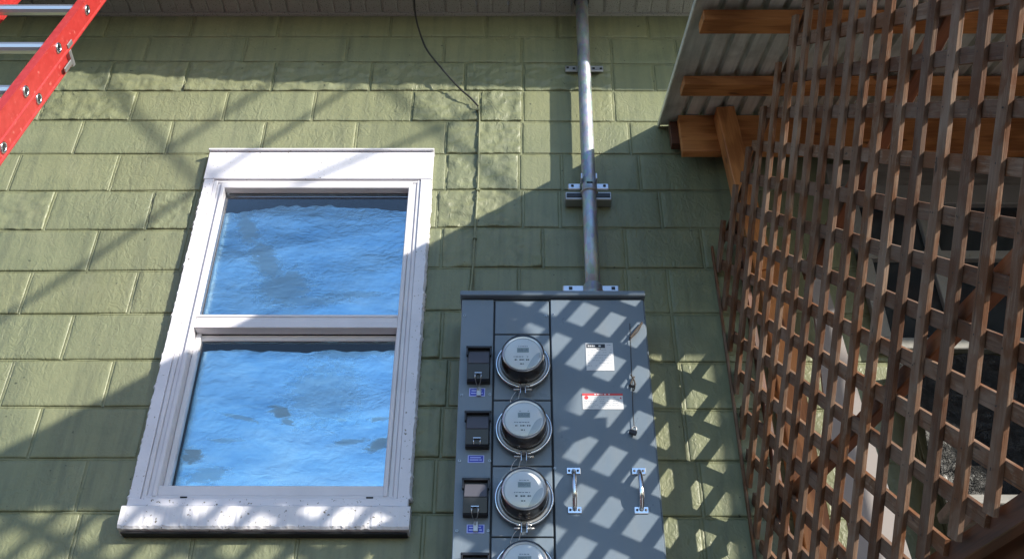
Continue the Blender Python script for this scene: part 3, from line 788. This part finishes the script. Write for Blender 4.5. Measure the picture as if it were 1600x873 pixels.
# door handles
def handle(x, yt, yb):
    a = at_y(x[0], yt, DY); b = at_y(x[1], yb, DY)
    hx = (a.x+b.x)/2; z1, z0 = a.z, b.z
    o = tube('door_handle', smooth_path([(hx, DY-.006, z1-.004), (hx, DY-.018, z1-.010), (hx, DY-.034, z1-.035), (hx, DY-.038, (z0+z1)/2), (hx, DY-.034, z0+.035), (hx, DY-.018, z0+.010), (hx, DY-.006, z0+.004)], 5), .0078, CHROME, cab, 14)
    for z in (z1, z0):
        box('handle_foot', (hx, DY-.0022, z), (.046, .0044, .024), CHROME, o, .0018)
        for sx in (-1, 1): tube('foot_screw', [(hx+sx*.014, DY-.0046, z), (hx+sx*.014, DY-.0056, z)], .0042, STEELD2, o, 10)
STEELD2 = mat('dark_screw_head', (.12,.12,.13), .4, .8)
handle((895.7, 898.3), 735.7, 796.7); handle((998.2, 1002), 736, 797)
# a length of frayed cord and a padlock hanging down the door
p = [at_y(x, y, DY-.008) for x, y in [(984,505),(985,525),(986,560),(988,602),(989,640),(991,668)]]
crd = empty('frayed_cord', p[0], 'frayed dark cord hanging down the right edge of the cabinet door', 'cord')
tube('strand', smooth_path(p, 5), .0013, ROPE, crd, 6)
for (pts, r) in (([(1003,505),(995,514),(984,528)], .0042), ([(1003,503),(997,517),(983,531)], .0024), ([(986,585),(992,598),(990,610)], .0028), ([(991,588),(985,600),(992,606)], .003), ([(983,602),(988,604),(993,599)], .003)):
    tube('knot', smooth_path([at_y(x, y, DY-.009-.003*i) for i, (x, y) in enumerate(pts)], 5), r, ROPE, crd, 7)
pp = at_y(989, 675, DY-.012)
lock = empty('padlock', pp, 'small dark padlock hanging on the cord by the cabinet door edge', 'padlock')
rot = Matrix.Rotation(.35, 3, 'Y')
box('lock_case', pp, (.026, .012, .017), INK, lock, .003, rot)
tube('shackle', [pp+rot @ Vector((math.cos(t)*.008, 0, .009+math.sin(t)*.014)) for t in [PI*q/10 for q in range(11)]], .0024, STEELD, lock, 8)

# ------------------------------------------------------------------ the four meters
def meter(px, py, first, label):
    P = at_y(px, py, PY-.030)
    o = empty('electric_meter', (P.x, PY, P.z), label, 'electric meter', 'electric meters on the cabinet')
    c = (P.x, 0, P.z)
    lathe_y('socket_base', [(.084, PY-.003), (.086, PY-.018), (.082, PY-.022), (.078, PY-.034), (.060, PY-.034)], BLACKP, o, c)
    lathe_y('barrel', [(.076, PY-.030), (.0765, PY-.038), (.0715, PY-.046), (.0705, PY-.072), (.0690, PY-.088), (.062, PY-.089)], BARREL, o, c)
    lathe_y('face_rim', [(.0685, PY-.0885), (.0700, PY-.0930), (.0675, PY-.0950), (.0625, PY-.0935), (.0620, PY-.0890)], ALU, o, c)
    f = lathe_y('meter_face', [(.0622, PY-.0885), (.0621, PY-.0905), (.0001, PY-.0905)], FACEP, o, c)
    lathe_y('clear_dome', [(.0800, PY-.032), (.0790, PY-.045), (.0750, PY-.085), (.0735, PY-.100), (.0700, PY-.106), (.0660, PY-.1075), (.0001, PY-.1085)], DOMEG, o, c)
    # sealing ring with its two ears
    Rr = .0905; a0 = math.radians(8)
    pts = [(P.x+Rr*math.sin(a0+t*(2*PI-2*a0)), PY-.028, P.z-Rr*math.cos(a0+t*(2*PI-2*a0))) for t in [q/56 for q in range(57)]]
    tube('sealing_ring', pts, .0040, CHROME, o, 8)
    lathe_y('ring_skirt', [(.0905, PY-.014), (.0885, PY-.026), (.084, PY-.030)], STEELD, o, c)
    for sx in (-1, 1):
        box('ring_ear', (P.x+sx*.0085, PY-.030, P.z-Rr-.012), (.0028, .018, .036), CHROME, o, .0008)
        tube('ring_bolt', [(P.x+sx*.010, PY-.030, P.z-Rr-.013), (P.x+sx*.032, PY-.030, P.z-Rr-.013)], [.0046, .0046], STEELD, o, 8)
        tube('ring_nut', [(P.x+sx*.012, PY-.034, P.z-Rr-.004), (P.x+sx*.024, PY-.034, P.z-Rr-.002)], .0035, CHROME, o, 8)
    Yf = PY-.0910
    d = box('display_window', (P.x+.000, Yf-.0004, P.z+.016), (.040, .0012, .018), LCD, f, .0004)
    bm = bmesh.new(); r = random.Random(int(py))
    for k in range(6):
        xx = -.014+.0056*k
        for (dx, dz, w, h) in ((0,.005,.003,.0008),(0,0,.003,.0008),(0,-.005,.003,.0008),(-.0018,.0025,.0008,.004),(.0018,.0025,.0008,.004),(-.0018,-.0025,.0008,.004),(.0018,-.0025,.0008,.004)):
            if r.random() < .8: box_bm(bm, (xx+dx, 0, dz), (w, .0003, h))
    tag(link('lcd_segments', bm_mesh('lcd_segments', bm), INK, f, loc=(P.x, Yf-.0012, P.z+.016)), kind='stuff')
    micro(f, P.x-.016, P.x+.016, P.z+.031, Yf-.0003, INKG, .0022, .3, int(px))
    micro(f, P.x-.032, P.x+.018, P.z-.010, Yf-.0003, INKG, .0030, .1, int(py)+1)
    for xx, w in ((-.028,.008), (-.012,.016), (.010,.011)): micro(f, P.x+xx, P.x+xx+w, P.z-.022, Yf-.0003, INK, .0055, 0, int(py)+7)
    micro(f, P.x-.010, P.x+.003, P.z-.038, Yf-.0003, INK, .0040, 0, int(py)+9)
    arc = [(P.x+.012+ .045*(q/10), Yf-.0001, P.z-.056+.062*math.sin(PI/2*q/10)) for q in range(11)]
    low = [(P.x+.0585*math.cos(t), Yf-.0001, P.z+.0585*math.sin(t)) for t in [math.radians(5-84*q/10) for q in range(11)]]
    poly_prism('face_arc', arc+low, (0,-.0003,0), PALEG, f)  # grey crescent at the lower right of the face
    # clear plastic seal on a loop
    sx0, sz0 = P.x-.030, P.z-Rr-.018
    tube('plastic_seal', smooth_path([(P.x-.014, PY-.030, sz0+.006), (sx0, PY-.022, sz0-.006), (sx0-.012, PY-.012, sz0-.030), (sx0-.004, PY-.010, sz0-.044), (sx0+.012, PY-.014, sz0-.028), (P.x-.010, PY-.026, sz0)], 5), .0012, ALU, o, 5)
    return o
meter(817, 567.5, 1, 'electric meter at the top of the cabinet, beside the highest smoked breaker cover')
meter(818.5, 668.5, 2, 'electric meter second from the top, level with the red headed warning label')
meter(819, 776.5, 3, 'electric meter third from the top, left of the two door handles')
z4 = at_y(819, 779, -.2).z-.245
_p = (819.5, 892)
meter(*_p, 4, 'lowest electric meter of the cabinet, cut off by the foot of the picture')

# ------------------------------------------------------------------ lean-to roof on the right
RX = .621; RZ, RS = 3.166, .335
roof = empty('porch_roof', (1.6, 0, 3.1), 'corrugated metal porch roof on orange stained timbers beside the wall', 'roof')
def roof_z(s): return RZ-RS*s
def corr(name, x0, x1, s0, s1, dz=0., parent=roof):
    prof = [(0,0),(.048,0),(.052,.028),(.072,.028)]; P_ = .076; V = []; Fc = []
    xs = [(x0, 0.)]; x = x0+.03
    while x < x1:
        for u, h in prof: xs.append((x+u, h))
        x += P_
    ns = 3
    for q in range(ns+1):
        s = s0+(s1-s0)*q/ns
        for x, h in xs: V.append((x, -s, roof_z(s)+h+dz))
    W = len(xs)
    for q in range(ns):
        for k in range(W-1): Fc.append((q*W+k, q*W+k+1, (q+1)*W+k+1, (q+1)*W+k))
    o = link(name, me_from(name, V, Fc), ZINC, parent)
    md = o.modifiers.new('thickness', 'SOLIDIFY'); md.thickness = .0015; md.offset = 1
    return o
corr('roof_sheet', RX, 1.527, .006, 1.26); corr('roof_sheet', 1.533, 2.440, .006, 1.26, .001); corr('roof_sheet', 2.445, 4.2, .006, 1.26)
box('edge_strip', (RX-.004, -.63, roof_z(.63)-.004), (.010, 1.32, .022), ZINC, roof, .002, Matrix.Rotation(math.atan(RS), 3, 'X'))
pts = [Vector((x, -s, roof_z(s)+.10)) for x, s in ((RX,1.18),(1.5,1.18),(1.6,1.42),(2.32,1.78),(2.70,2.12),(RX,2.02))]  # unseen plate, added and cut to shape the shade on the wall
poly_prism('added_shade_sheet', pts, (0,0,.004), ZINC, roof)
RXE = 4.2
def purlin(s, d_, x0, mt_f=ORANGE):
    z = roof_z(s)-.004
    return box('purlin', ((x0+RXE)/2, -s+d_/2, z-.024), (RXE-x0, d_, .038), mt_f, roof, .0015, Matrix.Rotation(math.atan(RS), 3, 'X'))
purlin(.905, .098, .646); purlin(.455, .098, .652); purlin(1.22, .098, .646)
bz1 = roof_z(.10)-.006
box('porch_beam', ((.688+RXE)/2, -.085, bz1-.105), (RXE-.688, .038, .210), ORANGE, roof, .002)
box('ledger_board', ((.655+RXE)/2, -.044, bz1-.062), (RXE-.655, .040, .130), REDBRN, roof, .002)
# diagonal brace and post
VORANGE = ORANGE
beam('brace', (.872, -.150, bz1-.03), (.938, -.080, 2.30), .076, .080, ORANGE, roof, Vector((0,-1,0)), .003)
beam('post', (.966, -.062, 2.42), (.966, -.062, -1.59), .095, .088, ORANGE, roof, Vector((0,-1,0)), .003)
for x_ in (2.4, 4.1): beam('post', (x_, -1.18, 2.70), (x_, -1.18, -1.59), .09, .09, ORANGE, roof)

# ------------------------------------------------------------------ diagonal lattice screen
K, C0 = .1181, .7925
SE = 2.9
LTOP = (2.492, .152); LBOT = (.875, -.05)      # upper and lower edge: height at the wall, slope
TA, TB = 1.1633, .9883
lat = empty('lattice_screen', (.85, -1.2, .8), 'weathered cedar lattice screen standing at right angles to the wall', 'lattice')
nrm = Vector((-1, -K, 0)).normalized()      # towards the camera side
def lp_(s, z, off=0.): return Vector((C0+K*s, -s, z))+nrm*off
def clip(fz, s0, s1):
    pts = [(s0, fz(s0)), (s1, fz(s1))]
    t0, t1 = 0., 1.; ds = s1-s0
    for (e0, es), up_ in ((LTOP, True), (LBOT, False)):
        z0 = pts[0][1]-(e0+es*s0); dz = pts[1][1]-(e0+es*s1)-z0
        t = -z0/dz
        if (dz > 0) == up_: t1 = min(t1, t)
        else: t0 = max(t0, t)
    return (s0+ds*t0, s0+ds*t1) if t1 > t0 else None
SW, ST = .0396, .0125
nails = bmesh.new(); A_q = []; B_p = []
# family A climbs towards the camera: z = q + TA*s ; family B climbs towards the wall: z = p - TB*s
q = 1.4421-.1807*27
while q < 2.6: A_q.append(q); q += .1807
p = 3.402-.1646*14
while p < 6.1: B_p.append(p); p += .1646
def slat(s0, s1, fz, off, hint_off):
    a = lp_(s0, fz(s0), off); b = lp_(s1, fz(s1), off); M_, L = frame_of(a, b, nrm)
    if L < .05: return
    n = max(2, int(L/.12)); V = []; Fc = []; w, t = SW/2*rnd.uniform(.94,1.04), ST/2
    sd = rnd.random()*40
    for i in range(n+1):
        u = -L/2+L*i/n; wob = noise.noise(Vector((u*2.2, sd, 0)))*.0045; wz = noise.noise(Vector((u*2.5, sd, 7)))*.0022
        for (cy, cz) in ((-w+.001,-t),(-w,-t+.001),(-w,t-.001),(-w+.001,t),(w-.001,t),(w,t-.001),(w,-t+.001),(w-.001,-t)):
            V.append((u, cy+wob, cz+wz))
    for i in range(n):
        for k in range(8): Fc.append((8*i+k, 8*i+(k+1) % 8, 8*i+8+(k+1) % 8, 8*i+8+k))
    Fc += [tuple(range(7,-1,-1)), tuple(8*n+k for k in range(8))]
    me = me_from('slat', V, Fc); bm = bmesh.new(); bm.from_mesh(me); bmesh.ops.recalc_face_normals(bm, faces=bm.faces[:]); bm.to_mesh(me); bm.free()
    link('slat', me, CEDAR, lat, mw=M_)
for q in A_q:
    f_ = lambda s, q=q: q+TA*s
    c = clip(f_, .012, SE)
    if c: slat(c[0], c[1], f_, .0063, 1)
for p in B_p:
    f_ = lambda s, p=p: p-TB*s
    c = clip(f_, .012, SE)
    if c: slat(c[0], c[1], f_, -.0063, 1)
for q in A_q:
    for p in B_p:
        s = (p-q)/(TA+TB); z = q+TA*s
        if .02 < s < SE and LBOT[0]+LBOT[1]*s+.01 < z < LTOP[0]+LTOP[1]*s-.01:
            for _ in range(2 if rnd.random() < .3 else 1):
                r = bmesh.ops.create_circle(nails, cap_ends=True, segments=6, radius=.0024)
                c = lp_(s+rnd.uniform(-.008,.008), z+rnd.uniform(-.008,.008), .0063+ST/2+.0042)
                R_ = nrm.to_track_quat('Z','Y').to_matrix()
                for v in r['verts']: v.co = R_ @ v.co + c
tag(link('nail_heads', bm_mesh('nail_heads', nails), NAILM, lat), kind='stuff')
# battens: one against the wall, one a little out, a bottom rail, diagonals behind
def lbeam(name, s0, z0, s1, z1, w, t, off, mt=ORANGE, parent=lat):
    return beam(name, lp_(s0, z0, off), lp_(s1, z1, off), w, t, mt, parent, nrm, .002)
lbeam('batten', .2045, .88, .2045, 2.45, .034, .018, -.020, REDBRN)
lbeam('edge_strip', .011, .87, .011, 2.485, .016, .009, .018, CEDAR)
lbeam('edge_strip', .012, LTOP[0]-.012, SE, LTOP[0]+LTOP[1]*SE-.012, .024, .009, -.018, CEDAR)
lbeam('bottom_rail', .01, LBOT[0]-.014, SE, LBOT[0]+LBOT[1]*SE-.014, .052, .038, -.030, REDBRN)
a = at_x(1478, 30, .90); b = None
def onlat(x, y, off=0.):
    v = ray(x, y); n_ = Vector((1, K, 0)); t = (C0-off-n_.dot(CAM))/n_.dot(v); return CAM+v*t
for (pa, pb) in (((1500,-10),(1262,430)), ((1680,318),(1215,800))):
    A_, B_ = onlat(*pa, -.035), onlat(*pb, -.035)
    o = beam('diagonal_brace', A_, B_, .046, .036, MIDBR, lat, nrm, .003)
lbeam('end_stile', SE, .75, SE, 3.03, .08, .03, -.025, REDBRN)

# ------------------------------------------------------------------ things behind the lattice
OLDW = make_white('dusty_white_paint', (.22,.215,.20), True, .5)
w2 = empty('rear_window', (1.85, 0, 1.95), 'white framed dark window seen behind the lattice screen', 'window')
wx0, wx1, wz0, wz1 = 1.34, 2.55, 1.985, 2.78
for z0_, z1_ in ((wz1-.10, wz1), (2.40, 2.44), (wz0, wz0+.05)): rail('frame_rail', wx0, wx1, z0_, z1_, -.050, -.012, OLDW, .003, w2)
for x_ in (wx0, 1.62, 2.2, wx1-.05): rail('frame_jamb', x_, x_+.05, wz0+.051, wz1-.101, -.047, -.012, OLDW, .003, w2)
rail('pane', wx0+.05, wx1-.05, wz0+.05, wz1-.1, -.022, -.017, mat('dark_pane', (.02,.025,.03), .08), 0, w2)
rail('header_board', wx0-.05, wx1+.2, wz1+.002, wz1+.12, -.045, -.012, GREYB, .003, w2)
# white wrapped board standing behind the lattice
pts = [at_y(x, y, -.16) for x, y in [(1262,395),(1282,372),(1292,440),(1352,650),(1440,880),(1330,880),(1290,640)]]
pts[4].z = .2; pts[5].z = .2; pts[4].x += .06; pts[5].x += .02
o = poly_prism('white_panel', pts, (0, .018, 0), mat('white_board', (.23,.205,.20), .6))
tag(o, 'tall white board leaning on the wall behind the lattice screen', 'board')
# crumpled black tarpaulin over lumber
nx, nz = 60, 50; V = []; Fc = []
for a in range(nz+1):
    for b in range(nx+1):
        X = 1.36+1.9*b/nx; Z = 1.93-1.75*a/nz
        y = -.06-.50*(a/nz)**1.3-.05*abs(noise.fractal(Vector((X*3.2, 2, Z*3.2)), .8, 2.1, 5))*2
        V.append((X, y, Z))
for a in range(nz):
    for b in range(nx): Fc.append((a*(nx+1)+b, a*(nx+1)+b+1, (a+1)*(nx+1)+b+1, (a+1)*(nx+1)+b))
tag(link('tarpaulin', me_from('tarpaulin', V, Fc), TARP, smooth=True), 'crumpled black tarpaulin hanging below the rear window', 'tarpaulin')
# weathered boards stacked at the lower right, and the stair stringer crossing the corner
bd = empty('board_stack', (1.8, -.7, .4), 'dark weathered boards stacked low behind the lattice', 'board stack')
for k, y in enumerate((795, 822, 850)):
    p = at_y(1500, y, -.55-.06*k); box('board', (2.1, p.y, p.z), (1.8, .14, .03), GREYB, bd, .003, Matrix.Rotation(.02*k, 3, 'Z'))
sp = empty('stair_stringer', onlat(1600, 850), 'brown timber stringer crossing the bottom right corner', 'stringer')
A_, B_ = onlat(1500, 905, -.10), onlat(1640, 825, -.10)
dv = (B_-A_)
beam('stringer_board', A_-dv*1.5, B_+dv*1.2, .12, .04, REDBRN, sp, nrm, .003)
# board screen added out of view on the right to block the sun
sw = empty('added_sun_screen', (3.5, -.85, -1.6), 'unseen board screen added to keep the sun off the wall behind the lattice', 'wall')
for k in range(22): box('screen_board', (3.52, -.86, -1.5+.2*k), (.03, 1.70, .196), GREYB, sw, .003)

# ------------------------------------------------------------------ extension ladder at the upper left
LX = -1.801
ld = Vector((0, .2546, .967)).normalized(); ln = Vector((0, .967, -.2546)).normalized()   # up the rail, and towards the wall
LO = Vector((LX, -.55, 3.054))
ladder = empty('extension_ladder', LO-ld*4.6, 'red fibreglass extension ladder with aluminium rungs leaning at the upper left', 'ladder')
def channel(name, x, side, u0, u1, n0, n1, fl=.030, t=.0045):
    """C channel: web at x, flanges turned to side"""
    k_ = -side*.0045
    prof = [(k_, n0), (k_, n0+.006), (0, n0+.010), (0, n1-.010), (k_, n1-.006), (k_, n1), (side*fl, n1), (side*fl, n1-t), (side*t, n1-t), (side*t, n0+t), (side*fl, n0+t), (side*fl, n0)]
    V = []
    for u in (u0, u1):
        for a, b in prof: V.append(Vector((x-LX+a, 0, 0))+ld*u+ln*b)
    n_ = len(prof); Fc = [(k, (k+1) % n_, n_+(k+1) % n_, n_+k) for k in range(n_)]+[tuple(range(n_))[::-1], tuple(range(n_, 2*n_))]
    me = me_from(name, V, Fc); bm = bmesh.new(); bm.from_mesh(me); bmesh.ops.recalc_face_normals(bm, faces=bm.faces[:]); bm.to_mesh(me); bm.free()
    return link(name, me, RED, ladder, loc=LO)
LW = .40
channel('rail', LX, -1, -4.4, .86, -.034, .058); channel('rail', LX-LW, 1, -4.4, .86, -.034, .058)
ub = .085
channel('rail', LX-.014, -1, -4.7, ub, .061, .128, .025); channel('rail', LX-LW+.014, 1, -4.7, ub, .061, .128, .025)
def rung(u, nn, w0, w1):
    c0 = LO+ld*u+ln*nn
    o = tube('rung', [(w0, c0.y, c0.z), (w1, c0.y, c0.z)], .021, ALU, ladder, 10)
    o.data.transform(Matrix.Scale(1.15, 4, Vector((0,0,1))))
    for p_ in o.data.polygons: p_.use_smooth = False
    x_ = w0+.0006
    ring = [(x_, c0.y+.0165*math.cos(t), c0.z+.0195*math.sin(t)) for t in [2*PI*k/18 for k in range(18)]]
    tube('rung_collar', ring, .0042, CHROME, ladder, 7, True)
    box('rung_bore', (x_, c0.y, c0.z), (.002, .026, .030), BLACKP, ladder, .0009)
for k in range(-12, 3): rung(.343*k, .006, LX+.002, LX-LW)
for k in range(-12, 0): rung(.343*k+.098, .092, LX-.012, LX-LW+.005)
e0 = LO+ld*(ub+.004)+ln*.094
box('end_cap', (LX-.014, e0.y, e0.z), (.036, .074, .022), STEELD, ladder, .004, Matrix.Rotation(-math.atan2(.2546,.967), 3, 'X'))
c_ = LO+ld*(ub-.05)+ln*.104; box('guide_bracket', (LX+.0005, c_.y, c_.z), (.006, .022, .075), STEELD, ladder, .002, Matrix.Rotation(-math.atan2(.2546,.967), 3, 'X'))
c_ = LO+ld*(ub+.015)+ln*.040; box('guide_bracket', (LX+.003, c_.y, c_.z), (.006, .020, .05), STEELD, ladder, .002, Matrix.Rotation(-math.atan2(.2546,.967), 3, 'X'))

# ------------------------------------------------------------------ unseen lengths of wire, added overhead to throw the soft diagonal shadows
def wire(p0, p1, dist, r, label, ext=(1.1, 1.6)):
    a, b = at_y(*p0), at_y(*p1); a, b = Vector((a.x, 0, a.z)), Vector((b.x, 0, b.z))
    off = SUN*dist/(-SUN.y); d_ = (b-a).normalized()
    A_, B_ = a+off-d_*ext[0], b+off+d_*ext[1]
    tag(tube('added_shadow_wire', [A_, (A_+B_)/2, B_], r, BLACKM, None, 10), label, 'wire', 'unseen wires added to cast shadows across the wall')
wire((0,500), (590,108), 2.4, .0135, 'unseen added wire, its shadow runs from the left edge up over the window head')
wire((183,151), (300,275), 2.6, .015, 'unseen added wire, its shadow falls beside the upper left window corner', (.6, .2))
wire((597,131), (804,303), 2.8, .016, 'unseen added wire, its shadow falls past the upper right window corner')
wire((278,224), (405,143), 3.0, .016, 'unseen added wire, its short shadow lies above the window head', (.1, .5))
wire((612,232), (705,192), 3.0, .016, 'unseen added wire, its short shadow lies right of the window head corner', (.5, .2))
